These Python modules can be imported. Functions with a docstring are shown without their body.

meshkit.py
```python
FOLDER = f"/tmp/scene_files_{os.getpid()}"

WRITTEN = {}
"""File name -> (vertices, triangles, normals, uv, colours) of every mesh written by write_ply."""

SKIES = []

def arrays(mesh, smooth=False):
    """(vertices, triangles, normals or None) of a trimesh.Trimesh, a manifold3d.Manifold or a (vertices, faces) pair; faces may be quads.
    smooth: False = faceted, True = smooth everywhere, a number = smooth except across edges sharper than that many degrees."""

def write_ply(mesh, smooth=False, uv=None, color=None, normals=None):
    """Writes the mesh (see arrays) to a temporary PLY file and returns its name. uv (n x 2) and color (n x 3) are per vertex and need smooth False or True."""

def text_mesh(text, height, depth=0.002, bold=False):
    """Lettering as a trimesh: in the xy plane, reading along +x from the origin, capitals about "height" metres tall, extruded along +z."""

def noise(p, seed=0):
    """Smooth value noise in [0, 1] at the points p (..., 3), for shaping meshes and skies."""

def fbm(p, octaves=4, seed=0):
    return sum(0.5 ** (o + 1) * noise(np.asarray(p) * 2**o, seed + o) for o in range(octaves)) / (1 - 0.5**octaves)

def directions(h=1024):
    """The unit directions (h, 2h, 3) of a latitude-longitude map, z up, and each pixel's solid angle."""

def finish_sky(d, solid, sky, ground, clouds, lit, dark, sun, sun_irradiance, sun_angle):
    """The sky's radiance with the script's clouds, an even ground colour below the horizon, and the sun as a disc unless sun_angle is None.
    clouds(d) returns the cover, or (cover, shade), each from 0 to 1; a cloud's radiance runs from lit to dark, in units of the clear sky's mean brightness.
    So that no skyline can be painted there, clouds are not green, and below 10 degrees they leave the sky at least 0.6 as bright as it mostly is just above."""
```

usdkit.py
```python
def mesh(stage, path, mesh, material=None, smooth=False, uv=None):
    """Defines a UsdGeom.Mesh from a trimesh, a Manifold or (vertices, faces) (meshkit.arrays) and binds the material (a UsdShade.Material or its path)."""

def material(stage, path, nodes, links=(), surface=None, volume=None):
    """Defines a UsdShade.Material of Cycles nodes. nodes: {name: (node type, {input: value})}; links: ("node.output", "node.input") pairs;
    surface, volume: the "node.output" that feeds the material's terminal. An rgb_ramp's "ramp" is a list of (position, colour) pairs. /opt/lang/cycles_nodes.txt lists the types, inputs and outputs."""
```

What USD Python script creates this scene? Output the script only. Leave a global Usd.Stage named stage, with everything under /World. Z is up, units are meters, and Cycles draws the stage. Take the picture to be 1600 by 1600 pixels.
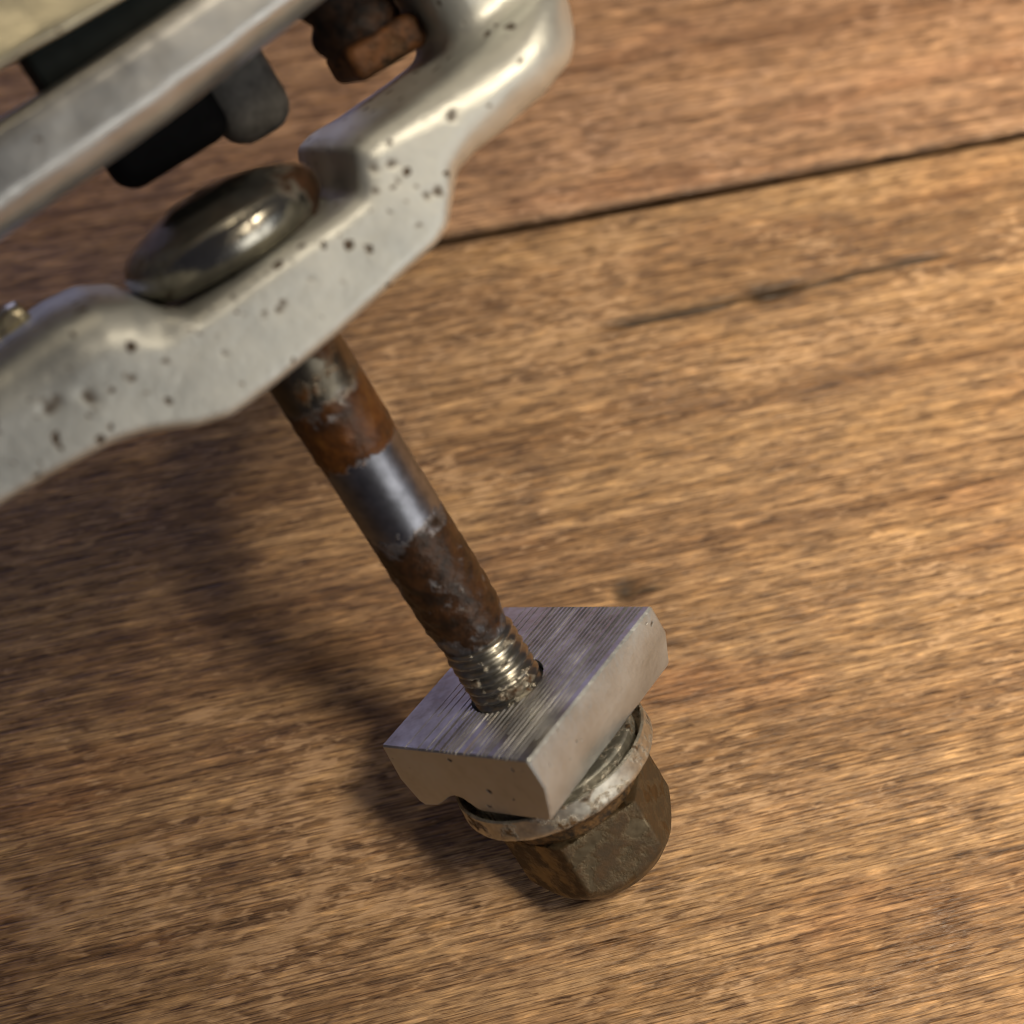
import math
import numpy as np, trimesh, manifold3d
from manifold3d import Manifold, CrossSection
from pxr import Usd, UsdGeom, UsdLux, UsdShade, Gf, Sdf, Vt
import usdkit, meshkit

stage = Usd.Stage.CreateInMemory()
UsdGeom.SetStageUpAxis(stage, UsdGeom.Tokens.z)
UsdGeom.SetStageMetersPerUnit(stage, 1.0)
UsdGeom.Xform.Define(stage, '/World')
UsdGeom.Scope.Define(stage, '/World/Looks')
MM = 0.001
A = lambda *v: np.array(v, float)
unit = lambda v: np.asarray(v, float) / np.linalg.norm(v)


def frame_matrix(x, y, z, o):
    """Gf matrix whose local axes are x, y, z (made orthonormal from z and x) at o."""
    z = unit(z); x = unit(np.asarray(x) - z * (np.asarray(x) @ z)); y2 = np.cross(z, x)
    return Gf.Matrix4d(*map(float, [*x, 0, *y2, 0, *z, 0, *o, 1]))


# ------------------------------------------------------------------ camera, lamps, exposure
PITCH = math.radians(60)
CAM = A(0, 0, 0.1500)
KH = CAM[2] / 0.1525                             # ground points were measured for a lens 152.5 mm above the wood
cam = UsdGeom.Camera.Define(stage, '/World/camera')
cam.AddTransformOp().Set(frame_matrix((1, 0, 0), None, (0, -math.cos(PITCH), math.sin(PITCH)), CAM))
cam.CreateHorizontalApertureAttr(20.955); cam.CreateVerticalApertureAttr(20.955)
cam.CreateFocalLengthAttr(20.955 * 2323 / 1600)
cam.CreateFStopAttr(10.5)
cam.CreateFocusDistanceAttr(0.1455)
cam.CreateClippingRangeAttr(Gf.Vec2f(0.01, 100))
cam.CreateExposureAttr(-0.20)


def lamp(name, kind, pos, target, intensity, color, size):
    l = getattr(UsdLux, kind).Define(stage, '/World/' + name)
    z = unit(A(*pos) - A(*target)); x = np.cross((0, 0, 1.0), z)
    x = unit(x) if np.linalg.norm(x) > 1e-6 else A(1, 0, 0)
    l.AddTransformOp().Set(frame_matrix(x, None, z, pos))
    l.CreateIntensityAttr(intensity); l.CreateColorAttr(Gf.Vec3f(*color))
    if kind == 'RectLight':
        l.CreateWidthAttr(size[0]); l.CreateHeightAttr(size[1])
    elif kind == 'DiskLight':
        l.CreateRadiusAttr(size)
    return l


MID = (0, 0.07, 0.02)
KEY = A(*MID) + 0.62 * unit(A(0.37, -0.07, 0.93))
to_mid = unit(A(*MID) - KEY)
side = unit(A(1, 0.12, 0) - to_mid * (A(1, 0.12, 0) @ to_mid))
TURN = math.radians(84.5)                            # the lamp head is turned away to the right, so its light fades towards the left
beam = to_mid * math.cos(TURN) + side * math.sin(TURN)
desk = UsdLux.RectLight.Define(stage, '/World/desk_lamp')
desk.AddTransformOp().Set(frame_matrix(to_mid, None, -beam, KEY))
desk.CreateWidthAttr(0.40); desk.CreateHeightAttr(0.17)
desk.CreateIntensityAttr(152); desk.CreateColorAttr(Gf.Vec3f(1.0, 0.85, 0.64))
lamp('far_ceiling_lamp', 'DiskLight', (-0.55, 1.0, 1.5), MID, 6, (1.0, 0.82, 0.56), 0.20)
lamp('window', 'RectLight', (-1.0, 1.75, 0.45), MID, 2.6, (0.50, 0.55, 1.0), (0.8, 0.7))
lamp('arm_fill_light', 'RectLight', (1.15, -0.80, 0.48), MID, 2.8, (1.0, 0.97, 0.90), (0.9, 0.7))  # added fill light that brightens the arm; no wall stands here
lamp('side_window', 'RectLight', (1.25, -0.25, 0.70), MID, 0.7, (0.85, 0.90, 1.0), (0.4, 0.5))
dome = UsdLux.DomeLight.Define(stage, '/World/room_ambience')
dm = usdkit.material(stage, '/World/Looks/room_ambience', {'b': ('background_shader', {'color': (0.82, 0.80, 1.0), 'strength': 0.045})}, surface='b.background')
UsdShade.MaterialBindingAPI.Apply(dome.GetPrim()).Bind(dm)

# ------------------------------------------------------------------ helpers
used = {}


def path_for(name, parent=None):
    base = (str(parent.GetPath()) if parent else '/World') + '/' + name
    k = used.get(base, 0); used[base] = k + 1
    return base if k == 0 else f'{base}_{k:03d}'


def tag(prim, label=None, category=None, group=None, kind=None):
    for k, v in (('label', label), ('category', category), ('group', group), ('kind', kind)):
        if v: prim.SetCustomDataByKey(k, v)
    return prim


def thing(name, matrix, label, category=None, **kw):
    x = UsdGeom.Xform.Define(stage, path_for(name)); x.AddTransformOp().Set(matrix)
    return tag(x.GetPrim(), label, category, **kw)


def part(name, mesh, mat, parent, smooth=False, normals=None, label=None, dirt=None, scuff=None):
    if normals is None:
        m = usdkit.mesh(stage, path_for(name, parent), mesh, mat, smooth=smooth)
    else:
        m = usdkit.mesh(stage, path_for(name, parent), mesh, mat)
        m.CreateNormalsAttr(Vt.Vec3fArray.FromNumpy(np.asarray(normals, np.float32)))
        m.SetNormalsInterpolation('vertex')
    if dirt is not None:
        UsdGeom.PrimvarsAPI(m).CreatePrimvar('dirt', Sdf.ValueTypeNames.FloatArray, 'vertex').Set(Vt.FloatArray.FromNumpy(np.asarray(dirt, np.float32)))
    if scuff is not None:
        UsdGeom.PrimvarsAPI(m).CreatePrimvar('scuff', Sdf.ValueTypeNames.FloatArray, 'vertex').Set(Vt.FloatArray.FromNumpy(np.asarray(scuff, np.float32)))
    p = m.GetPrim()
    if label: p.SetCustomDataByKey('label', label)
    return p


def surface_nets(F, o, s):
    """Closed surface F = 0 on a grid (origin o, step s): vertices and quads."""
    n = F.shape
    ins = F < 0
    c = [(i, j, k) for i in (0, 1) for j in (0, 1) for k in (0, 1)]
    sl = lambda i, j, k: (slice(i, n[0] - 1 + i), slice(j, n[1] - 1 + j), slice(k, n[2] - 1 + k))
    tot = sum(ins[sl(*q)].astype(np.int8) for q in c)
    cells = np.argwhere((tot > 0) & (tot < 8))
    idx = -np.ones(tuple(x - 1 for x in n), np.int64); idx[tuple(cells.T)] = np.arange(len(cells))
    acc = np.zeros((len(cells), 3)); cnt = np.zeros(len(cells))
    for a in range(8):
        for b in range(a + 1, 8):
            da = np.array(c[b]) - np.array(c[a])
            if np.abs(da).sum() != 1: continue
            fa = F[tuple((cells + c[a]).T)]; fb = F[tuple((cells + c[b]).T)]
            m = (fa < 0) != (fb < 0)
            t = fa[m] / (fa[m] - fb[m])
            acc[m] += np.array(c[a]) + t[:, None] * da; cnt[m] += 1
    v = (cells + acc / cnt[:, None]) * s + o
    faces = []
    for ax in range(3):
        e = np.eye(3, dtype=int)
        a1, a2 = (ax + 1) % 3, (ax + 2) % 3
        lo = ins.take(np.arange(n[ax] - 1), ax); hi = ins.take(np.arange(1, n[ax]), ax)
        q = np.argwhere(lo != hi)
        q = q[(q[:, a1] > 0) & (q[:, a2] > 0) & (q[:, a1] < n[a1] - 1) & (q[:, a2] < n[a2] - 1)]
        g = lambda d: idx[tuple((q - d).T)]
        quad = np.stack([g(e[a1] + e[a2]), g(e[a2]), g(0 * e[0]), g(e[a1])], 1)
        fl = ~lo[tuple(q.T)]
        quad[fl] = quad[fl][:, ::-1]
        faces.append(quad)
    f = np.vstack(faces)
    return v, f


def grad_normals(F, o, s, v):
    from scipy.ndimage import map_coordinates
    p = ((v - o) / s).T
    g = np.stack([map_coordinates(F, p + d[:, None] * 0.8, order=1, mode='nearest') - map_coordinates(F, p - d[:, None] * 0.8, order=1, mode='nearest') for d in np.eye(3)], 1)
    return g / np.maximum(np.linalg.norm(g, axis=1, keepdims=True), 1e-9)


def poly_sdf(P, X, Y):
    P = np.asarray(P, float)
    d = np.full(X.shape, 1e9); s = np.ones(X.shape)
    for i in range(len(P)):
        a, b = P[i], P[i - 1]
        e = b - a; wx, wy = X - a[0], Y - a[1]
        t = np.clip((wx * e[0] + wy * e[1]) / (e @ e), 0, 1)
        d = np.minimum(d, (wx - e[0] * t) ** 2 + (wy - e[1] * t) ** 2)
        c1, c2, c3 = Y >= a[1], Y < b[1], e[0] * wy > e[1] * wx
        s = np.where((c1 & c2 & c3) | (~c1 & ~c2 & ~c3), -s, s)
    return s * np.sqrt(d)


def smin(a, b, k):
    h = np.clip(0.5 + 0.5 * (b - a) / k, 0, 1)
    return b + (a - b) * h - k * h * (1 - h)


def smax(a, b, k): return -smin(-a, -b, k)


def smooth_poly(P, r):
    """Round a polygon's corners."""
    from shapely.geometry import Polygon
    g = Polygon(P).buffer(-r, quad_segs=6).buffer(2 * r, quad_segs=6).buffer(-r, quad_segs=6)
    return np.array(g.exterior.coords)[:-1]


def revolve(profile, n=96, rough=0.0, freq=1.0, seed=0):
    """Solid of revolution about z from (r, z) pairs in mm, r = 0 at both ends or a closed ring; returns metres."""
    P = np.asarray(profile, float)
    m = trimesh.creation.revolve(P, sections=n)
    v = np.array(m.vertices)
    if rough:
        d = (meshkit.fbm(v * freq + 50, 3, seed) - 0.5) * 2 * rough
        nn = np.array(m.vertex_normals); v = v + nn * d[:, None]
    return trimesh.Trimesh(v * MM, m.faces, process=False)


def resample(P, step):
    P = np.asarray(P, float); out = []
    for a, b in zip(P[:-1], P[1:]):
        k = max(1, int(np.ceil(np.linalg.norm(b - a) / step)))
        out += [a + (b - a) * t for t in np.arange(k) / k]
    return np.array(out + [P[-1]])


# ------------------------------------------------------------------ materials
L = '/World/Looks/'


def wood(name, tint, seed):
    n, k = {}, []
    n['tc'] = ('texture_coordinate', {})

    def mapped(key, scale, kind='noise_texture', off=0.0, **inp):
        n['m' + key] = ('mapping', {'scale': scale, 'location': (seed * 3.1 + off, seed * 1.7 + off, 0)})
        n[key] = (kind, {'scale': 1.0, **inp})
        k.append(('tc.object', f'm{key}.vector')); k.append((f'm{key}.vector', f'{key}.vector'))
    mapped('warp', (40, 40, 40), detail=2.0)
    mapped('streak', (12, 620, 50), detail=5.0, roughness=0.65, distortion=0.25)
    mapped('band', (5, 110, 20), detail=3.0, roughness=0.55, distortion=0.8, off=7)
    mapped('fleck', (300, 2000, 200), detail=3.0, roughness=0.6, distortion=0.2, off=3)
    mapped('pale', (380, 1300, 200), detail=2.0, roughness=0.6, distortion=0.4, off=11)
    mapped('blot', (55, 90, 60), detail=4.0, roughness=0.6, distortion=0.8, off=5)
    mapped('wear', (38, 50, 40), detail=5.0, roughness=0.65, distortion=1.0, off=17)
    mapped('pore', (140, 4600, 300), detail=2.0, roughness=0.6, off=23)
    mapped('mid', (230, 850, 200), detail=3.0, roughness=0.6, distortion=0.2, off=41)
    mapped('red', (25, 70, 30), detail=2.0, off=31)
    t = np.asarray(tint)
    n['base'] = ('rgb_ramp', {'ramp': [(0.25, t * A(0.42, 0.36, 0.30)), (0.42, t * A(0.72, 0.68, 0.62)), (0.55, t * A(1, 1, 1)), (0.72, t * A(1.28, 1.3, 1.3))]})
    k.append(('streak.fac', 'base.fac'))
    n['bandr'] = ('rgb_ramp', {'ramp': [(0.3, (0.66, 0.60, 0.56)), (0.5, (1, 1, 1)), (0.7, (1.12, 1.14, 1.12))]})
    k.append(('band.fac', 'bandr.fac'))
    n['mul1'] = ('mix_color', {'blend_type': 'multiply', 'fac': 0.9, 'use_clamp': False}); k += [('base.color', 'mul1.a'), ('bandr.color', 'mul1.b')]
    n['flr'] = ('rgb_ramp', {'ramp': [(0.34, (0.36, 0.30, 0.26)), (0.44, (0.95, 0.95, 0.95)), (0.55, (1, 1, 1)), (0.63, (1.5, 1.5, 1.45))]})
    k.append(('fleck.fac', 'flr.fac'))
    n['mul2'] = ('mix_color', {'blend_type': 'multiply', 'fac': 0.9}); k += [('mul1.result', 'mul2.a'), ('flr.color', 'mul2.b')]
    n['blr'] = ('rgb_ramp', {'ramp': [(0.32, (0.62, 0.55, 0.50)), (0.5, (1, 1, 1)), (0.68, (1.15, 1.14, 1.1))]})
    k.append(('blot.fac', 'blr.fac'))
    n['mul3'] = ('mix_color', {'blend_type': 'multiply', 'fac': 0.75}); k += [('mulm.result', 'mul3.a'), ('blr.color', 'mul3.b')]
    n['midr'] = ('rgb_ramp', {'ramp': [(0.34, (0.58, 0.54, 0.52)), (0.47, (0.94, 0.94, 0.94)), (0.56, (1.06, 1.06, 1.04)), (0.66, (1.32, 1.32, 1.28))]}); k.append(('mid.fac', 'midr.fac'))
    n['mulm'] = ('mix_color', {'blend_type': 'multiply', 'fac': 0.9}); k += [('mul2.result', 'mulm.a'), ('midr.color', 'mulm.b')]
    n['redr'] = ('rgb_ramp', {'ramp': [(0.58, (0, 0, 0)), (0.75, (0.5, 0.5, 0.5))]}); k.append(('red.fac', 'redr.fac'))
    n['mixr'] = ('mix_color', {'blend_type': 'multiply', 'b': (0.86, 0.62, 0.52)}); k += [('mul3.result', 'mixr.a'), ('redr.color', 'mixr.fac')]
    # worn pale patches broken up by the grain
    n['pm'] = ('math', {'math_type': 'multiply'}); k += [('wear.fac', 'pm.value1'), ('pale.fac', 'pm.value2')]
    n['pr'] = ('rgb_ramp', {'ramp': [(0.285, (0, 0, 0)), (0.38, (0.75, 0.75, 0.75))]}); k.append(('pm.value', 'pr.fac'))
    n['mixp'] = ('mix_color', {'blend_type': 'mix', 'b': tuple(t * A(1.55, 1.62, 1.75))}); k += [('mixr.result', 'mixp.a'), ('pr.color', 'mixp.fac')]
    n['por'] = ('rgb_ramp', {'ramp': [(0.36, (0.28, 0.22, 0.18)), (0.48, (1, 1, 1)), (0.62, (1.22, 1.20, 1.16))]}); k.append(('pore.fac', 'por.fac'))
    n['mul4'] = ('mix_color', {'blend_type': 'multiply', 'fac': 0.8}); k += [('mixp.result', 'mul4.a'), ('por.color', 'mul4.b')]
    n['rough'] = ('map_range', {'from_min': 0.3, 'from_max': 0.7, 'to_min': 0.42, 'to_max': 0.62}); k.append(('blot.fac', 'rough.value'))
    n['hs'] = ('math', {'math_type': 'add'}); k += [('pore.fac', 'hs.value1'), ('fleck.fac', 'hs.value2')]
    n['bump'] = ('bump', {'strength': 0.5, 'distance': 0.0005}); k.append(('hs.value', 'bump.height'))
    n['p'] = ('principled_bsdf', {'specular_ior_level': 0.35})
    n['dirt'] = ('attribute', {'attribute': 'dirt'})
    n['mixd'] = ('mix_color', {'b': (0.030, 0.019, 0.011)}); k += [('mixsc.result', 'mixd.a'), ('dirt.fac', 'mixd.fac')]
    n['scuff'] = ('attribute', {'attribute': 'scuff'})
    n['scr'] = ('map_range', {'from_min': 0.40, 'from_max': 0.58, 'to_min': 0.25, 'to_max': 1.0, 'clamp': True}); k.append(('fleck.fac', 'scr.value'))
    n['scm'] = ('math', {'math_type': 'multiply'}); k += [('scr.result', 'scm.value1'), ('scuff.fac', 'scm.value2')]
    n['mixsc'] = ('mix_color', {'b': tuple(t * A(1.45, 1.5, 1.6))}); k += [('mul4.result', 'mixsc.a'), ('scm.value', 'mixsc.fac')]
    k += [('mixd.result', 'p.base_color'), ('rough.result', 'p.roughness'), ('bump.normal', 'p.normal')]
    return usdkit.material(stage, L + name, n, k, surface='p.BSDF')


def cast_metal(name, base=(0.66, 0.65, 0.60), rough=0.36, pits=1.0, dull=0.25, bump=0.30):
    n = {'tc': ('texture_coordinate', {}),
         'cloud': ('noise_texture', {'scale': 180, 'detail': 5, 'roughness': 0.6}),
         'fine': ('noise_texture', {'scale': 1400, 'detail': 3, 'roughness': 0.6}),
         'big': ('noise_texture', {'scale': 70, 'detail': 3}),
         'wob': ('noise_texture', {'scale': 900, 'detail': 3}),
         'wobs': ('vector_math', {'math_type': 'scale', 'scale': 0.0011}),
         'wadd': ('vector_math', {'math_type': 'add'}),
         'vor': ('voronoi_texture', {'scale': 720, 'randomness': 1.0}),
         'vsep': ('separate_color', {}),
         'size': ('math', {'math_type': 'power', 'value2': 1.8}),
         'clus': ('rgb_ramp', {'ramp': [(0.36, (0.25, 0.25, 0.25)), (0.52, (1, 1, 1))]}),
         'thr': ('math', {'math_type': 'multiply'}),
         'thr2': ('math', {'math_type': 'multiply', 'value2': 0.40 * pits}),
         'cmp': ('math', {'math_type': 'subtract'}),
         'pit': ('map_range', {'from_min': -0.02, 'from_max': 0.10, 'to_min': 0, 'to_max': 1, 'clamp': True}),
         'tone': ('rgb_ramp', {'ramp': [(0.3, tuple(A(*base) * 0.80)), (0.55, base), (0.75, tuple(np.minimum(A(*base) * 1.12, 0.9)))]}),
         'dirt': ('attribute', {'attribute': 'dirt'}),
         'pmax': ('math', {'math_type': 'maximum'}),
         'mixc': ('mix_color', {'blend_type': 'mix', 'b': (0.10, 0.07, 0.045)}),
         'met': ('map_range', {'from_min': 0, 'from_max': 1, 'to_min': 1.0 - dull, 'to_max': 0.0}),
         'r1': ('map_range', {'from_min': 0.3, 'from_max': 0.7, 'to_min': rough - 0.07, 'to_max': rough + 0.10}),
         'r2': ('mix_float', {'b': 0.8}),
         'hb': ('math', {'math_type': 'multiply_add', 'value2': 0.35}),
         'inv': ('math', {'math_type': 'multiply', 'value2': -1.0}),
         'bump': ('bump', {'strength': bump, 'distance': 0.00025}),
         'p': ('principled_bsdf', {'specular_ior_level': 0.5})}
    k = [('tc.object', f'{x}.vector') for x in ('cloud', 'fine', 'big', 'wob')]
    k += [('wob.color', 'wobs.vector1'), ('tc.object', 'wadd.vector1'), ('wobs.vector', 'wadd.vector2'), ('wadd.vector', 'vor.vector'),
          ('vor.color', 'vsep.color'), ('vsep.r', 'size.value1'), ('big.fac', 'clus.fac'), ('size.value', 'thr.value1'), ('clus.color', 'thr.value2'),
          ('thr.value', 'thr2.value1'), ('thr2.value', 'cmp.value1'), ('vor.distance', 'cmp.value2'), ('cmp.value', 'pit.value'),
          ('cloud.fac', 'tone.fac'), ('tone.color', 'mixc.a'), ('pit.result', 'pmax.value1'), ('dirt.fac', 'pmax.value2'), ('pmax.value', 'mixc.fac'), ('pmax.value', 'met.value'), ('cloud.fac', 'r1.value'),
          ('r1.result', 'r2.a'), ('pmax.value', 'r2.fac'), ('pit.result', 'inv.value1'), ('fine.fac', 'hb.value1'), ('inv.value', 'hb.value3'), ('hb.value', 'bump.height'),
          ('mixc.result', 'p.base_color'), ('met.result', 'p.metallic'), ('r2.result', 'p.roughness'), ('bump.normal', 'p.normal')]
    return usdkit.material(stage, L + name, n, k, surface='p.BSDF')


def rusty_steel(name, steel=(0.42, 0.42, 0.43), rust_a=(0.10, 0.038, 0.012), rust_b=(0.030, 0.016, 0.008), amount=None, level=0.5, scale=330, rough=0.32, stretch=(1, 1, 1), bumpy=0.5, hot=None, patch=None, tint=None, rrough=0.62):
    """Steel with rust. amount: ramp of rust level along the local z (in mm) as [(z, level)]; hot: [(z, weight)] of orange rust."""
    n = {'tc': ('texture_coordinate', {}), 'mp': ('mapping', {'scale': stretch}),
         'a': ('noise_texture', {'scale': scale, 'detail': 6, 'roughness': 0.62, 'distortion': 0.1}),
         'b': ('noise_texture', {'scale': scale * 2.3, 'detail': 4, 'roughness': 0.65}),
         'c': ('noise_texture', {'scale': 1900, 'detail': 3, 'roughness': 0.7}),
         'sep': ('separate_xyz', {}),
         'wz': ('math', {'math_type': 'multiply_add', 'value2': 0.0022}),
         'rc': ('mix_color', {'blend_type': 'mix', 'a': rust_b, 'b': rust_a}),
         'rcf': ('map_range', {'from_min': 0.38, 'from_max': 0.62, 'to_min': 0, 'to_max': 1, 'clamp': True}),
         'sum': ('math', {'math_type': 'add'}),
         'mask': ('map_range', {'from_min': 0.94, 'from_max': 1.06, 'to_min': 0, 'to_max': 1, 'clamp': True}),
         'st': ('rgb_ramp', {'ramp': [(0.3, tuple(A(*steel) * 0.7)), (0.7, tuple(A(*steel) * 1.15))]}),
         'col': ('mix_color', {}), 'met': ('map_range', {'from_min': 0, 'from_max': 1, 'to_min': 1.0, 'to_max': 0.12}),
         'rg': ('mix_float', {'a': rough, 'b': rrough}),
         'hb': ('math', {'math_type': 'multiply_add'}),
         'bump': ('bump', {'strength': bumpy, 'distance': 0.0004}),
         'p': ('principled_bsdf', {})}
    k = [('tc.object', 'mp.vector'), ('mp.vector', 'a.vector'), ('tc.object', 'b.vector'), ('tc.object', 'c.vector'), ('tc.object', 'sep.vector'),
         ('b.fac', 'rcf.value'), ('a.fac', 'sum.value1'), ('sum.value', 'mask.value'), ('b.fac', 'st.fac'),
         ('st.color', 'col.a'), ('mask.result', 'col.fac'), ('mask.result', 'met.value'), ('mask.result', 'rg.fac'),
         ('c.fac', 'hb.value1'), ('mask.result', 'hb.value2'), ('mask.result', 'hb.value3'), ('hb.value', 'bump.height'),
         ('rcf.result', 'rc.fac'), ('col.result', 'p.base_color'), ('met.result', 'p.metallic'), ('rg.result', 'p.roughness'), ('bump.normal', 'p.normal')]
    last = 'rc.result'
    if amount:
        z0, z1 = amount[0][0], amount[-1][0]
        n['zr'] = ('map_range', {'from_min': z0 * MM, 'from_max': z1 * MM, 'to_min': 0, 'to_max': 1, 'clamp': True})
        n['wo'] = ('math', {'math_type': 'subtract', 'value2': 0.5})
        n['am'] = ('rgb_ramp', {'ramp': [((z - z0) / (z1 - z0), (l, l, l)) for z, l in amount]})
        k += [('b.fac', 'wo.value1'), ('wo.value', 'wz.value1'), ('sep.z', 'wz.value3'), ('wz.value', 'zr.value'), ('zr.result', 'am.fac'), ('am.color', 'sum.value2')]
        if hot:
            n['ho'] = ('rgb_ramp', {'ramp': [((z - z0) / (z1 - z0), (l, l, l)) for z, l in hot]})
            n['hr'] = ('rgb_ramp', {'ramp': [(0.36, (0.040, 0.016, 0.006)), (0.50, (0.13, 0.046, 0.009)), (0.64, (0.24, 0.10, 0.018))]}); k.append(('a.fac', 'hr.fac'))
            n['hm'] = ('mix_color', {}); k.append(('hr.color', 'hm.b'))
            k += [('zr.result', 'ho.fac'), ('ho.color', 'hm.fac'), ('rc.result', 'hm.a')]
            last = 'hm.result'
    else:
        n['sum'][1]['value2'] = level
    k.append((last, 'col.b'))
    if tint:
        n['ti'] = ('rgb_ramp', {'ramp': [((z - z0) / (z1 - z0), c) for z, c in tint]})
        n['tm'] = ('mix_color', {'blend_type': 'multiply', 'fac': 1.0})
        k.remove(('st.color', 'col.a'))
        k += [('zr.result', 'ti.fac'), ('st.color', 'tm.a'), ('ti.color', 'tm.b'), ('tm.result', 'col.a')]
    if patch:
        (pc, pr) = patch
        n['pd'] = ('vector_math', {'math_type': 'distance', 'vector2': tuple(np.asarray(pc) * MM)})
        n['pm'] = ('map_range', {'from_min': 0.35 * pr * MM, 'from_max': pr * MM, 'to_min': 0.30, 'to_max': 0.0, 'clamp': True})
        n['ps'] = ('math', {'math_type': 'add'})
        k.remove(('sum.value', 'mask.value'))
        k += [('tc.object', 'pd.vector1'), ('pd.value', 'pm.value'), ('sum.value', 'ps.value1'), ('pm.result', 'ps.value2'), ('ps.value', 'mask.value')]
    return usdkit.material(stage, L + name, n, k, surface='p.BSDF')


def plain(name, color, rough, metallic=0.0, bump=0.2, scale=900):
    n = {'tc': ('texture_coordinate', {}), 'nz': ('noise_texture', {'scale': scale, 'detail': 4, 'roughness': 0.6}),
         'r': ('rgb_ramp', {'ramp': [(0.3, tuple(A(*color) * 0.7)), (0.7, tuple(A(*color) * 1.3))]}),
         'bump': ('bump', {'strength': bump, 'distance': 0.0003}), 'p': ('principled_bsdf', {'roughness': rough, 'metallic': metallic, 'specular_ior_level': 0.2})}
    k = [('tc.object', 'nz.vector'), ('nz.fac', 'r.fac'), ('nz.fac', 'bump.height'), ('r.color', 'p.base_color'), ('bump.normal', 'p.normal')]
    return usdkit.material(stage, L + name, n, k, surface='p.BSDF')


WOOD_A = wood('worn_oak', (0.345, 0.211, 0.108), 0)
WOOD_B = wood('worn_oak_pink_light', (0.345, 0.206, 0.122), 2)  # pinker tint paints in the cool window light on the back plank
WOOD_C = wood('worn_oak_plain', (0.30, 0.165, 0.075), 5)
CAST = cast_metal('pitted_cast_metal', (0.62, 0.63, 0.59), 0.45, 1.0, 0.38, 0.5)
CAST2 = cast_metal('smooth_cast_metal', (0.55, 0.55, 0.53), 0.38, 0.45)
CAST3 = cast_metal('lamp_lit_rough_metal', (0.80, 0.75, 0.56), 0.40, 0.5)  # lamp's yellow reflection painted in as a brighter, warmer metal
PLATE_M = cast_metal('plate_metal', (0.50, 0.52, 0.525), 0.40, 0.6, 0.28, 0.8)
PLATE_TOP = cast_metal('machined_plate_top', (0.60, 0.60, 0.60), 0.28, 0.2, 0.06)
WASH_M = rusty_steel('zinc_washer', (0.62, 0.60, 0.53), (0.16, 0.09, 0.035), (0.03, 0.02, 0.012), amount=[(-16, 0.85), (-12.0, 0.72), (-11.4, 0.56), (-10.6, 0.44), (-7.0, 0.39)], scale=620, rough=0.48, bumpy=0.35)
HEAD_M = rusty_steel('bolt_head_steel', (0.45, 0.43, 0.37), (0.085, 0.036, 0.014), (0.040, 0.020, 0.008), level=0.33, scale=300, rough=0.24, bumpy=0.15, patch=((6.3, 3.2, 48.6), 4.4))
SHANK_M = rusty_steel('rusty_shank', (0.27, 0.28, 0.32), (0.060, 0.026, 0.010), (0.018, 0.010, 0.006),
                      amount=[(5, 0.44), (7, 0.50), (9, 0.60), (17.5, 0.62), (19.5, 0.52), (20.6, 0.30), (27.0, 0.28), (27.7, 0.70), (31.5, 0.72), (32.8, 0.60), (33.8, 0.44), (36, 0.42), (48, 0.42)],
                      hot=[(5, 0.0), (26.5, 0), (27.6, 0.75), (29.5, 0.9), (31.5, 0.5), (34, 0.25), (37, 0.35), (48, 0.2)], scale=330, rough=0.38, bumpy=0.35, tint=[(5, (1, 1, 1)), (32, (1, 1, 1)), (34.0, (0.72, 0.62, 0.42)), (48, (0.6, 0.52, 0.38))], rrough=0.37)
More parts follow.
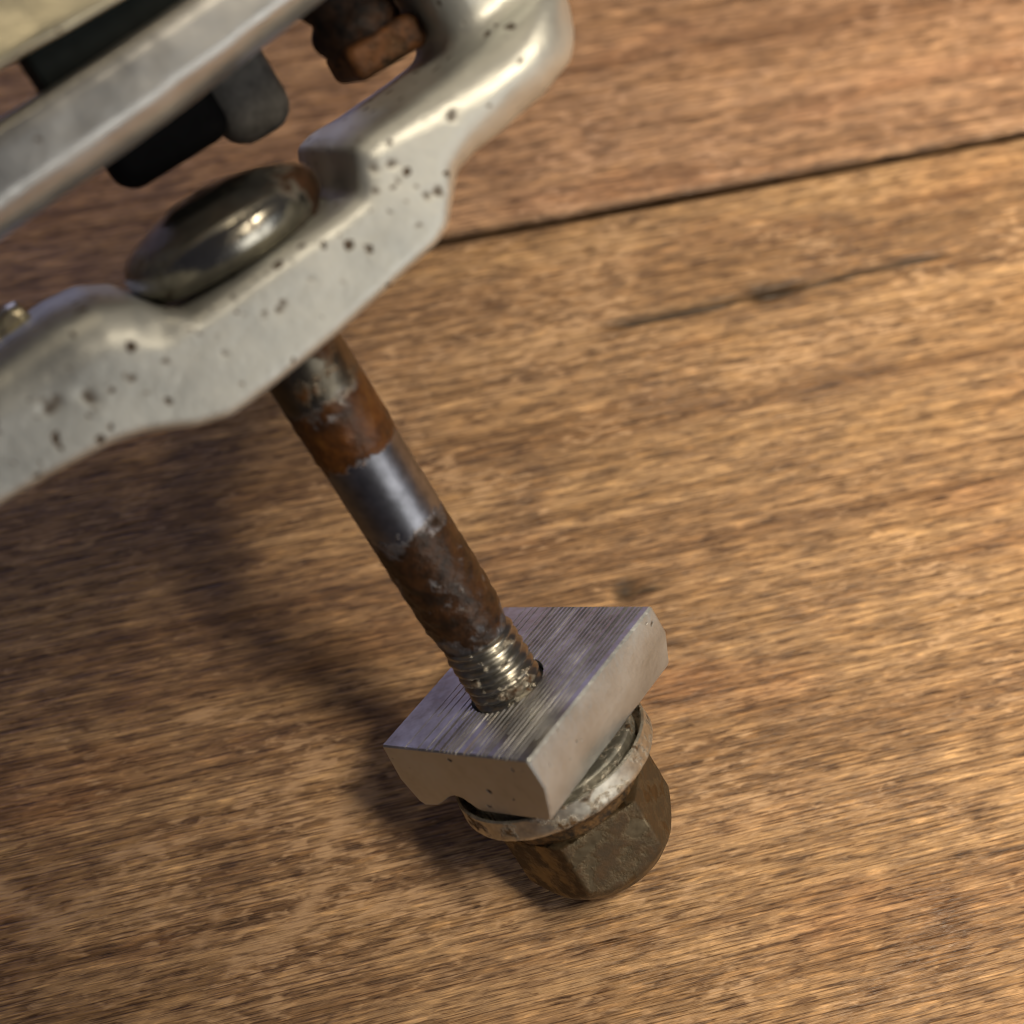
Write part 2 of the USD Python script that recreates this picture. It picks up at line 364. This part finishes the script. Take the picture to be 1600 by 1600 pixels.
THREAD_M = rusty_steel('thread_steel', (0.52, 0.50, 0.44), (0.12, 0.055, 0.018), (0.04, 0.022, 0.01), level=0.38, scale=500, rough=0.30)
NUT_M = rusty_steel('brown_nut_steel', (0.17, 0.135, 0.085), (0.070, 0.040, 0.016), (0.050, 0.034, 0.017), level=0.50, scale=420, rough=0.40, bumpy=0.22)
RUST_M = rusty_steel('heavy_rust_shaded', (0.10, 0.06, 0.04), (0.050, 0.020, 0.007), (0.008, 0.004, 0.003), level=0.62, scale=300, rough=0.5)  # rust tone darkened to paint in the shade on the thread
RUST_O = rusty_steel('orange_rust_lit', (0.12, 0.08, 0.05), (0.15, 0.056, 0.014), (0.040, 0.016, 0.006), level=0.64, scale=300, rough=0.5)  # brighter rust that paints lamplight onto the screw foot
BRASS_M = cast_metal('yellowish_rod_metal', (0.68, 0.60, 0.42), 0.28, 0.3, 0.1)
BLACK_M = plain('matte_black', (0.004, 0.004, 0.005), 0.8)
DARKPAD = plain('dark_green_grey_pad', (0.013, 0.017, 0.016), 0.7)
GREYLUG = plain('shaded_grey_lug', (0.13, 0.125, 0.12), 0.6)  # grey lowered to paint in the shade on the lug

# ------------------------------------------------------------------ the wooden table
YAW = math.radians(13.5)
e1 = A(math.cos(YAW), math.sin(YAW), 0); e2 = A(-math.sin(YAW), math.cos(YAW), 0)
SEAM = A(26.8, 138.2, 0) * KH
table = thing('wooden_table', frame_matrix(e1, None, (0, 0, 1), SEAM * MM), 'worn brown wooden tabletop of wide planks under the metal clamp', kind='structure')
to_plank = lambda x, y: ((A(x, y, 0) * KH - SEAM) @ e1, (A(x, y, 0) * KH - SEAM) @ e2)


def plank(y0, y1, mat, dx, dy, crack=None, x0=-330, x1=330, seed=0):
    """One board in table coordinates (mm), its long edges eased, the top gently uneven along the grain."""
    rim = [0.0, 0.25, 0.6, 1.0]
    ys = np.r_[y0 + A(*rim), np.arange(y0 + 1 + dy, y1 - 1, dy), y1 - A(*rim)[::-1]]
    xs = np.arange(x0, x1 + dx / 2, dx)
    X, Y = np.meshgrid(xs, ys, indexing='ij')
    edge = np.minimum(Y - y0, y1 - Y)
    wob = (meshkit.noise(np.stack([X / 25, Y * 0 + y0, Y * 0], -1), 3) - 0.5) * 0.35
    P3 = np.stack([X / 14, Y / 1.1, X * 0], -1)
    Z = (meshkit.fbm(P3, 3, seed) - 0.5) * 0.10 + (meshkit.fbm(np.stack([X / 40, Y / 18, X * 0], -1), 2, seed + 9) - 0.5) * 0.25
    Z = Z - 0.55 * np.clip(1 - edge / (0.9 + wob), 0, 1) ** 1.6
    SC = np.zeros_like(X)
    if crack:
        wx = X + (meshkit.fbm(np.stack([X / 3, Y / 1.2, X * 0], -1), 3, 71) - 0.5) * 4; wy = Y + (meshkit.fbm(np.stack([X / 3 + 50, Y / 1.2, X * 0], -1), 3, 72) - 0.5) * 1.6
        for (p0, p1, wd) in SCUFFS:
            (ax_, ay_), (bx_, by_) = to_plank(*p0), to_plank(*p1)
            ex, ey = bx_ - ax_, by_ - ay_
            tt = np.clip(((wx - ax_) * ex + (wy - ay_) * ey) / (ex * ex + ey * ey), 0, 1)
            SC = np.maximum(SC, np.clip(1.3 - np.hypot(wx - ax_ - ex * tt, wy - ay_ - ey * tt) / wd, 0, 1))
    DT = 0.75 * np.clip(1 - (edge + wob) / 0.9, 0, 1)
    if crack:
        for (cx0, cy0, cx1, cy1, wd, dp) in crack:
            t = np.clip((X - cx0) / (cx1 - cx0), 0, 1)
            inside = np.clip(np.minimum(X - cx0, cx1 - X) / min(5, 0.3 * (cx1 - cx0)), 0, 1)
            cyy = cy0 + (cy1 - cy0) * t + (meshkit.noise(np.stack([X / 5, X * 0, X * 0 + cx0], -1), 5) - 0.5) * 0.6
            ww = wd * (0.55 + 0.9 * meshkit.noise(np.stack([X / 7, X * 0, X * 0 + cx1], -1), 8))
            DT = np.maximum(DT, 0.92 * inside * np.clip(1.25 - np.abs(Y - cyy) / np.maximum(ww, 0.05), 0, 1))
            Z = Z - dp * inside * np.clip(1 - np.abs(Y - cyy) / np.maximum(ww, 0.05), 0, 1)
    # eased side offset along the wobbling edge, then walls and bottom
    n0, n1 = X.shape
    top = np.stack([X, Y, Z], -1).reshape(-1, 3)
    bot = np.stack([X, Y, np.full_like(X, -22.0)], -1).reshape(-1, 3)
    I = np.arange(n0 * n1).reshape(n0, n1)
    q = np.stack([I[:-1, :-1], I[1:, :-1], I[1:, 1:], I[:-1, 1:]], -1).reshape(-1, 4)
    off = n0 * n1
    ring = np.r_[I[:, 0], I[-1, 1:], I[-2::-1, -1], I[0, -2:0:-1]]
    r2 = np.roll(ring, -1)
    walls = np.stack([ring, ring + off, r2 + off, r2], -1)
    c = [I[0, 0] + off, I[0, -1] + off, I[-1, -1] + off, I[-1, 0] + off]
    f = np.vstack([q, walls, [c]])
    return part('plank', (np.vstack([top, bot]) * MM, f), mat, table, smooth=True, dirt=np.r_[DT.ravel(), DT.ravel() * 0 + 0.5], scuff=np.r_[SC.ravel(), SC.ravel() * 0])


SCUFFS = [((-15.4, 53.7), (-18.0, 50.9), 1.2), ((-17.3, 50.9), (-19.7, 46.4), 1.0), ((-19.9, 43.7), (-23.1, 38.4), 1.0), ((-20.9, 39.7), (-27.8, 35.9), 0.9), ((-30.8, 40.4), (-31.2, 37.8), 0.7), ((-52.7, 43.7), (-50.4, 41.7), 0.8), ((-50.0, 41.4), (-47.3, 39.1), 1.3), ((-46.4, 39.4), (-42.9, 42.3), 0.8), ((-32.4, 62.9), (-36.4, 61.4), 0.7), ((-36.9, 47.7), (-41.4, 46.4), 0.7), ((-20.7, 56.9), (-24.6, 53.3), 1.1), ((-7.3, 42.3), (-13.1, 41.0), 0.6)]
c0, c1, c2 = to_plank(10.6, 114.9), to_plank(34.0, 121.1), to_plank(59.1, 128.0)
cracks = [(c0[0], c0[1], c1[0] + 2, c1[1], 0.75, 1.2), (c1[0] - 3, c1[1], c2[0], c2[1], 0.65, 1.0), (c1[0] - 5, c1[1] + 0.3, c1[0] + 5, c1[1] + 0.3, 1.7, 1.1)]
cracks += [(*to_plank(11.4, 76.9), *to_plank(14.7, 78.3), 1.5, 0.8), (*to_plank(12.9, 77.4), *to_plank(18.0, 78.1), 0.6, 0.5)]
GAP = 1.1
plank(-150, -GAP / 2, WOOD_A, 1.0, 0.3, cracks, seed=1)
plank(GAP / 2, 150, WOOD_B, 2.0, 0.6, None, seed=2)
plank(-300 - GAP / 2, -150 - GAP, WOOD_C, 6.0, 3.0, None, seed=3)
plank(150 + GAP / 2, 300, WOOD_C, 6.0, 3.0, None, seed=4)

# ------------------------------------------------------------------ the clamp: axes of the bolt and of the arm
O = A(-0.460, 55.865, 1000 * CAM[2] - 129.40) * MM                 # where the bolt meets the plate's top face
AX = unit(A(0.46827741, -0.49575353, -0.73139915))  # down the bolt
U = unit(A(0.68308175, -0.32193838, 0.65555701))    # across the plate
D = unit(A(0.80542159, 0.57987991, 0.12261872))     # along the arm
ARM = frame_matrix(D, None, -AX, O)               # x along the arm, y across it (away), z up the bolt
BOLT = frame_matrix(U, None, -AX, O)              # x across the plate, y along its grooves (away), z up the bolt

# ------------------------------------------------------------------ cast bracket
bracket = thing('clamp_bracket', ARM, 'silver cast metal clamp bracket with pitted arm, held above the table at upper left', 'clamp bracket')
S = 0.26
o = A(-62.0, -14.0, 34.0); dims = A(106, 30, 52)
ni = (dims / S).astype(int)
gx, gy, gz = (o[i] + np.arange(ni[i]) * S for i in range(3))
X2, Z2 = np.meshgrid(gx, gz, indexing='ij')
ss = lambda t: np.clip(t, 0, 1) ** 2 * (3 - 2 * np.clip(t, 0, 1))
arm_p = [(-75, 46.5), (-45, 43.8), (-27, 42.5), (-21, 42.2), (-17.2, 41.9), (-14.5, 41.1), (-11, 39.3), (-8.5, 38.5), (-4.2, 38.7), (2.2, 39.4), (8, 40.3), (12.6, 41.0),
         (14.2, 41.7), (15.6, 43.2), (17.2, 44.7), (19.5, 45.2), (23, 45.3), (27, 45.8), (30.5, 46.9), (33.0, 48.6), (34.4, 50.8), (34.0, 52.4),
         (30, 52.5), (25.5, 52.0), (20, 51.4), (15, 51.1), (12, 51.0), (10.6, 50.6), (10.0, 49.2), (9.2, 47.6), (7, 47.35), (-6.6, 46.6), (-8.0, 47.6), (-9.6, 49.6), (-12, 50.9),
         (-15, 51.3), (-20, 51.0), (-30, 51.6), (-50, 54.5), (-75, 58)]
arm_p = smooth_poly(arm_p, 0.85)
s2 = poly_sdf(arm_p, X2, Z2)
rt = 1.5 + 2.3 * ss((-7.0 - X2) / 3.0) + 0.5 * ss((X2 - 10) / 2)
R2 = 1.0 + (rt - 1.0) * ss((Z2 - 42.5) / 5.0)
R2 = R2 + 1.0 * ss((X2 - 12) / 8) + 1.3 * ss((X2 - 18) / 8)
q1 = (s2 + R2)[:, None, :]
HW = 10.6


def depth_part(q1, R, hw, mid=0.0):
    """Round the front and back edges of a profile: extrusion across the arm."""
    q2 = (np.abs(gy - mid) - hw)[None, :, None] + R
    return np.minimum(np.maximum(q1, q2), 0) + np.sqrt(np.maximum(q1, 0) ** 2 + np.maximum(q2, 0) ** 2) - R


G = np.meshgrid(gx, gy, gz, indexing='ij', sparse=True)
arm_f = depth_part(q1, R2[:, None, :], HW)
# the arm's right end is rounded in plan
endp = (np.sqrt(np.maximum(G[0] - 22.5, 0) ** 2 + (G[1] * 1.06) ** 2) - 12.1) * 0.95
arm_f = smax(arm_f, endp + 0 * G[2], 1.2)
post_p = smooth_poly([(24.2, 48), (23.6, 60), (22.5, 90), (37, 90), (35.5, 60), (34, 49)], 0.5)
ps = poly_sdf(post_p, X2, Z2)
post_f = depth_part((ps + 3.0)[:, None, :], 3.0, 6.4, 2.2)
bar_p = smooth_poly([(-80, 54.2), (-50, 55.6), (-15.3, 58.1), (0, 59.1), (14.6, 60.7), (26, 61.8), (30, 67.5), (5, 65.8), (-10, 65.1), (-50, 64.0), (-80, 63)], 0.5)
bs = poly_sdf(bar_p, X2, Z2)
RB = 3.0 - 1.6 * ss((Z2 - 60.5 - 0.04 * X2) / 3.0)
bar_f = depth_part((bs + RB)[:, None, :], RB[:, None, :], 7.0, -2.0)
top_p = smooth_poly([(-80, 68.2), (-9, 68.1), (1.9, 67.9), (24, 68.5), (24, 78), (-80, 78)], 0.5)
ts = poly_sdf(top_p, X2, Z2)
tplane = (-(G[1] + 9.3) + (G[2] - 68.0) * 0.75) / 1.25 + 0 * G[0]
top_f = smax(smax(np.broadcast_to(ts[:, None, :], tplane.shape), tplane, 0.8), G[1] - 3.0 + 0 * tplane, 0.5)
body = smin(arm_f, post_f, 2.2)
body = smin(body, bar_f, 1.6)
body = smin(body, top_f, 0.2)
body = smin(body, np.sqrt((G[0] - 26) ** 2 + (G[1] - 2) ** 2) - 5 + np.maximum(60 - G[2], 0) * 1.0, 0.5)   # post reaches the plate above
cut = np.maximum(np.maximum(np.abs(G[0] + 9.0) - 51, 0), 0)                                               # the far left end stops inside the grid
body = np.maximum(body, np.maximum(-60.5 - G[0], G[2] - 77.0) + 0 * G[1])
# castings are never flat: a slight waviness, small dents
rng = np.random.default_rng(7)
from scipy.ndimage import gaussian_filter, zoom


def field(cell, seed):
    m = (dims / cell + 3).astype(int); a = np.random.default_rng(seed).standard_normal(m)
    from scipy.ndimage import map_coordinates
    return a, cell


body = body.astype(np.float32)
V, Q = surface_nets(body, o, S)
NRM = grad_normals(body, o, S, V)
disp = (meshkit.fbm(V / 6.0 + 30, 2, 11) - 0.5) * 0.22 + (meshkit.fbm(V / 1.6 + 70, 3, 12) - 0.5) * 0.07
DIRT = np.zeros(len(V))
# a handful of deeper casting pits and nicks on the pitted front face (x, z, radius, depth)
specks = [(x, z, 0.11 + 0.20 * q ** 3, 0.10) for x, z, q in np.column_stack([np.r_[rng.normal(12, 3.5, 16), rng.normal(-1, 5, 22), rng.normal(-17, 5, 14)], np.r_[rng.uniform(42.5, 50, 16), rng.uniform(40, 47, 22), rng.uniform(43, 48.5, 14)], rng.random(52)])]
for px, pz, pr, pd in specks + [(-16.4, 45.9, 0.75, 0.5), (-19.0, 46.9, 0.9, 0.35), (14.6, 44.6, 0.6, 0.3), (13.6, 44.9, 0.5, 0.3), (12.4, 48.4, 0.6, 0.35), (18.6, 49.0, 0.6, 0.35), (11.0, 48.8, 0.5, 0.3), (-6.2, 43.0, 0.4, 0.3), (-1.0, 43.5, 0.35, 0.25), (2.4, 44.2, 0.35, 0.25)]:
    rr = np.hypot(V[:, 0] - px, V[:, 2] - pz)
    pr = pr * 0.85; rr = rr + (meshkit.noise(V * 1.7 + 5, 77) - 0.5) * 1.1 * pr
    disp -= 0.45 * pd * np.exp(-(rr / pr) ** 2 * 1.6) * (V[:, 1] < -7)
    DIRT = np.maximum(DIRT, np.clip((0.95 - rr / pr) * 2.2, 0, 0.85) * (V[:, 1] < -7))
V = V + NRM * disp[:, None]
TRI = np.vstack([Q[:, [0, 1, 2]], Q[:, [0, 2, 3]]])
fn = np.cross(V[TRI[:, 1]] - V[TRI[:, 0]], V[TRI[:, 2]] - V[TRI[:, 0]])
vn = np.zeros_like(V)
for c in range(3): np.add.at(vn, TRI[:, c], fn)
vn /= np.maximum(np.linalg.norm(vn, axis=1, keepdims=True), 1e-9)
if (vn * NRM).sum() < 0: TRI = TRI[:, ::-1]; vn = -vn
cen = V[TRI].mean(1)
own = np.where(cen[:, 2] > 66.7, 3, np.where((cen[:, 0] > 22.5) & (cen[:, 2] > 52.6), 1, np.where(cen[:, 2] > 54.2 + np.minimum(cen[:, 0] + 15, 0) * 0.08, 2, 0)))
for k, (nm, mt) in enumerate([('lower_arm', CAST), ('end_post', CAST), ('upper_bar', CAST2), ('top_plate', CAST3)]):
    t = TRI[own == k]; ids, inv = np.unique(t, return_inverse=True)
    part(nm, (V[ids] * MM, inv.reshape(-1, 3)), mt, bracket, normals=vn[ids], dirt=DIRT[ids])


def rounded_box(lo, hi, r):
    lo, hi = A(*lo) + r, A(*hi) - r
    pts = [Manifold.sphere(r, 20).translate((x, y, z)) for x in (lo[0], hi[0]) for y in (lo[1], hi[1]) for z in (lo[2], hi[2])]
    return Manifold.batch_hull(pts).scale((MM, MM, MM))


part('lug', rounded_box((5.2, 3.5, 53.2), (11.6, 9.8, 63), 2.3), GREYLUG, bracket, smooth=40)
part('black_block', rounded_box((-4.6, 3.0, 55.0), (6.0, 9.0, 61.5), 1.8), BLACK_M, bracket, smooth=40)  # plain black rounded block under the bar
part('spacer_pad', rounded_box((-6.3, -6.5, 64.2), (13, 2.0, 69.5), 0.35), DARKPAD, bracket, smooth=40)

# ------------------------------------------------------------------ clamp bolt
bolt = thing('clamp_bolt', BOLT, 'long rusty round headed bolt passing through the arm down to the grooved plate', 'bolt')
head_prof = resample([(0.001, 47.30), (7.9, 47.30), (8.5, 48.00), (8.8, 48.45), (8.95, 49.35), (8.8, 50.05), (8.45, 50.60), (7.9, 51.05), (7.1, 51.45), (5.2, 52.20), (2.8, 52.80), (0.001, 53.05)], 0.3)
part('head', revolve(head_prof, 120, 0.035, 0.35, 4), HEAD_M, bolt, smooth=45)
sh = resample([(0.001, 47.2), (3.8, 47.2), (3.85, 28.2), (3.72, 27.6), (3.72, 10.0), (3.6, 8.4), (3.42, 7.2), (3.2, 6.2), (2.9, 5.6), (0.001, 5.6)][::-1], 0.3)
m = trimesh.creation.revolve(sh, sections=96)
v = np.array(m.vertices); vnn = np.array(m.vertex_normals)
crust = ss((19 - v[:, 2]) / 4) * 0.17 + ss((v[:, 2] - 27) / 1.5) * ss((35 - v[:, 2]) / 3) * 0.12 + 0.03
v += vnn * ((meshkit.fbm(v * 1.1 + 40, 4, 21) - 0.5) * 2 * crust)[:, None]
part('shank', trimesh.Trimesh(v * MM, m.faces, process=False), SHANK_M, bolt, smooth=60)
# thread: a helix of ridges, rolled and a little worn
PT = 1.05
zz = np.arange(-21.0, 6.4, 0.07); th = np.linspace(0, 2 * np.pi, 97)[:-1]
TH, ZZ = np.meshgrid(th, zz, indexing='xy')
ph = (ZZ / PT + TH / (2 * np.pi)) % 1.0
RR = 3.05 + 0.52 * (0.5 - 0.5 * np.cos(2 * np.pi * ph)) ** 0.7 - 0.25 * ss((ZZ - 5.6) / 0.8)
RR = RR + (meshkit.fbm(np.stack([RR * np.cos(TH), RR * np.sin(TH), ZZ], -1) * 1.4 + 60, 3, 31) - 0.5) * 0.09
VV = np.stack([RR * np.cos(TH), RR * np.sin(TH), ZZ], -1)
nz, nt = RR.shape
I = np.arange(nz * nt).reshape(nz, nt); J = np.roll(I, -1, 1)
fq = np.stack([I[:-1], J[:-1], J[1:], I[1:]], -1).reshape(-1, 4)
vt = np.vstack([VV.reshape(-1, 3), [[0, 0, zz[0]], [0, 0, zz[-1]]]])
fa = np.vstack([np.vstack([fq[:, [0, 1, 2]], fq[:, [0, 2, 3]]]), np.stack([J[0], I[0], np.full(nt, nz * nt)], -1), np.stack([I[-1], J[-1], np.full(nt, nz * nt + 1)], -1)])
part('thread', (vt * MM, fa), THREAD_M, bolt, smooth=True)

# ------------------------------------------------------------------ grooved plate
plate = thing('clamp_plate', BOLT, 'square metal clamp plate with fine grooves on its top, threaded on the bolt', 'clamp plate')
pp = [(-10.0, 0.0), (9.98, 0.0), (10.2, -0.22), (10.2, -3.3), (8.55, -6.9), (8.1, -7.4), (-0.6, -7.5), (-1.4, -7.3), (-2.0, -6.7), (-2.7, -6.05), (-3.6, -5.85), (-4.8, -6.2), (-6.2, -7.0), (-7.4, -7.6), (-9.4, -7.8), (-10.0, -7.3), (-10.7, -4.4)][::-1]
Y0, Y1 = -9.2, 11.7
cs = CrossSection([pp])


def plate_ring(inset, y):
    P = np.asarray(pp); n = len(P)
    a = P - np.roll(P, 1, 0); b = np.roll(P, -1, 0) - P
    na = np.stack([-a[:, 1], a[:, 0]], 1); na /= np.linalg.norm(na, axis=1, keepdims=True)
    nb = np.stack([-b[:, 1], b[:, 0]], 1); nb /= np.linalg.norm(nb, axis=1, keepdims=True)
    mm = na + nb; mm /= np.maximum((mm * na).sum(1, keepdims=True), 0.5)
    sgn = 1 if (P[:, 0] * np.roll(P[:, 1], -1) - np.roll(P[:, 0], -1) * P[:, 1]).sum() > 0 else -1
    Q2 = P + mm * inset * sgn
    return np.column_stack([Q2[:, 0], np.full(n, y), Q2[:, 1]])


rings = [plate_ring(0.13, Y0), plate_ring(0.0, Y0 + 0.2), plate_ring(0.0, Y1 - 0.2), plate_ring(0.13, Y1)]
nP = len(pp)
V0 = np.vstack(rings)
fs = []
for r in range(3):
    for i in range(nP):
        j = (i + 1) % nP
        fs += [(r * nP + i, r * nP + j, (r + 1) * nP + j), (r * nP + i, (r + 1) * nP + j, (r + 1) * nP + i)]
from shapely.geometry import Polygon
import mapbox_earcut
capx = rings[0][:, [0, 2]]
cap = mapbox_earcut.triangulate_float64(np.ascontiguousarray(capx), np.array([nP], np.uint32)).reshape(-1, 3)
fs += [tuple(t) for t in cap[:, ::-1]] + [tuple(t + 3 * nP) for t in cap]
pm = trimesh.Trimesh(V0, fs, process=False)
pm.fix_normals()
pb = Manifold(manifold3d.Mesh(np.asarray(pm.vertices, np.float32), np.asarray(pm.faces, np.uint32)))
pb = pb - Manifold.cylinder(30, 3.85, 3.85, 72, True)
rg = np.random.default_rng(3)
u = -6.6
while u < 9.4:
    wd = 0.13 + 0.07 * rg.random(); dp = 0.11 + 0.08 * rg.random()
    if u < -3: wd *= 0.7; dp *= 0.6
    y0, y1 = Y0 - 1, Y1 + 1
    if rg.random() < 0.25: y0 = Y0 + rg.random() * 6
    tilt = rg.normal() * 0.25
    V8 = [(u - wd, y0, 0.02), (u + wd, y0, 0.02), (u, y0, -dp), (u - wd + tilt * 0.2, y1, 0.02), (u + wd + tilt * 0.2, y1, 0.02), (u + tilt * 0.2, y1, -dp)]
    pb = pb - Manifold.hull_points(np.array(V8))
    u += 0.48 + 0.14 * rg.random() if u > -3 else 0.8 + 0.5 * rg.random()
# nicks along the lit top edge
for (yy, rr) in [(4.6, 0.30), (-8.9, 0.35), (0.5, 0.15), (9.9, 0.22)]:
    pb = pb - Manifold.sphere(rr, 12).translate((10.28, yy, 0.08))
gm = pb.to_mesh(); gv, gf = np.asarray(gm.vert_properties)[:, :3], np.asarray(gm.tri_verts)
gn = np.cross(gv[gf[:, 1]] - gv[gf[:, 0]], gv[gf[:, 2]] - gv[gf[:, 0]]); gn /= np.maximum(np.linalg.norm(gn, axis=1, keepdims=True), 1e-12)
is_top = (gn[:, 2] > 0.3) & (gv[gf][:, :, 2].max(1) > -0.5) & (np.abs(gv[gf].mean(1)[:, 0]) < 9.95)
for nm, sel, mt in (('plate_body', ~is_top, PLATE_M), ('grooved_face', is_top, PLATE_TOP)):
    ids, inv = np.unique(gf[sel], return_inverse=True)
    part(nm, (gv[ids] * MM, inv.reshape(-1, 3)), mt, plate, smooth=25)

# ------------------------------------------------------------------ dished washer
washer = thing('dished_washer', BOLT, 'dished pale zinc washer between the grooved plate and the nut', 'washer')
wp = resample([(4.1, -7.95), (8.55, -7.95), (8.75, -8.1), (8.8, -9.9), (9.45, -9.9), (9.55, -8.5), (9.75, -8.32), (10.0, -8.4), (10.1, -10.3), (9.95, -10.6), (9.2, -10.9), (8.4, -11.5), (7.5, -12.6), (6.9, -14.2), (4.1, -14.2), (4.1, -7.95)], 0.3)
wm = revolve(wp[::-1], 140, 0.06, 1.6, 14)
wm.apply_transform(trimesh.transformations.rotation_matrix(math.radians(2.6), np.cross((0, 0, 1.0), (0.557, 0.83, 0)), (0, 0, -8.6 * MM)))   # it sits slightly tilted, gaping on the right
part('washer_body', wm, WASH_M, washer, smooth=28)

# ------------------------------------------------------------------ hex nut
nut = thing('hex_nut', BOLT, 'brown stained hex nut at the lower end of the long bolt, resting on the wood', 'nut')
s = 0.2; no = A(-11, -11, -28.5); nn_ = (110, 110, 85)
n0 = [no[i] + np.arange(nn_[i]) * s for i in range(3)]
NX, NY, NZ = np.meshgrid(*n0, indexing='ij', sparse=True)
AF = 8.3 * math.cos(math.pi / 6)
hexd = np.max([NX * math.cos(a) + NY * math.sin(a) for a in np.radians(-2 + 30 + 60 * np.arange(6))], axis=0) - AF
rad = np.sqrt(NX ** 2 + NY ** 2)
ZT, ZB = -13.75, -22.8
nf = np.maximum(hexd, np.maximum(NZ - ZT, ZB - NZ))
cone = (rad - 8.35 - (NZ + 19.8) * 0.88) * 0.80                     # steep chamfer at the lower end
nf = smax(nf, cone, 0.4)
nf = smax(nf, rad - 8.45 + (NZ + 13.75) * 1.0, 0.2)
nf = np.maximum(nf, -(rad - 2.6)) if False else nf
nv, nq = surface_nets(nf.astype(np.float32) + np.zeros(nn_, np.float32), no, s)
nn2 = grad_normals(nf + np.zeros(nn_), no, s, nv)
nv = nv + nn2 * ((meshkit.fbm(nv * 1.0 + 90, 3, 41) - 0.5) * 0.06)[:, None]
nt_ = trimesh.Trimesh(nv * MM, np.vstack([nq[:, [0, 1, 2]], nq[:, [0, 2, 3]]]), process=False)
if nt_.volume < 0: nt_.invert()

part('nut_body', nt_, NUT_M, nut, smooth=24)

# ------------------------------------------------------------------ rusty screw between arm and bar
screw = thing('rusty_screw', ARM, 'heavily rusted coarse threaded screw between the pitted arm and the upper bar', 'screw')
SX, SY = 19.6, 5.0
zz = np.arange(55.0, 66.0, 0.12)
TH, ZZ = np.meshgrid(np.linspace(0, 2 * np.pi, 73)[:-1], zz, indexing='xy')
ph = ((ZZ - 55.4) / 3.4 + TH / (2 * np.pi) * 0) % 1.0
RR = 3.35 + 0.55 * (0.5 - 0.5 * np.cos(2 * np.pi * ph)) ** 0.6
RR = RR + (meshkit.fbm(np.stack([RR * np.cos(TH), RR * np.sin(TH), ZZ], -1) * 0.8 + 20, 3, 51) - 0.5) * 0.6
VV = np.stack([SX + RR * np.cos(TH), SY + RR * np.sin(TH), ZZ], -1)
nz, nt = RR.shape
I = np.arange(nz * nt).reshape(nz, nt); J = np.roll(I, -1, 1)
fq = np.stack([I[:-1], J[:-1], J[1:], I[1:]], -1).reshape(-1, 4)
vt = np.vstack([VV.reshape(-1, 3), [[SX, SY, zz[0]], [SX, SY, zz[-1]]]])
fa = np.vstack([np.vstack([fq[:, [0, 1, 2]], fq[:, [0, 2, 3]]]), np.stack([J[0], I[0], np.full(nt, nz * nt)], -1), np.stack([I[-1], J[-1], np.full(nt, nz * nt + 1)], -1)])
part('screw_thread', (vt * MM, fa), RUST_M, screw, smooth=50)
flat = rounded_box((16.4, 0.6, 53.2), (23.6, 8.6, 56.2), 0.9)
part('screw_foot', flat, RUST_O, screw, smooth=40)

# ------------------------------------------------------------------ little rod end at the left
rod = thing('rod_end', ARM, 'small bright yellowish rod end poking in over the arm at left', 'rod')
rp = resample([(0.001, 0), (1.25, 0), (1.25, 11.2), (0.95, 11.9), (0.001, 12.0)], 0.3)
rm = revolve(rp, 40, 0.12, 1.2, 61)
rm.apply_transform(trimesh.geometry.align_vectors([0, 0, 1], unit(A(0.97, 0.0, 0.22))))
rm.apply_translation(A(-28.2, 4.0, 49.2) * MM)
part('rod_body', rm, BRASS_M, rod, smooth=45)
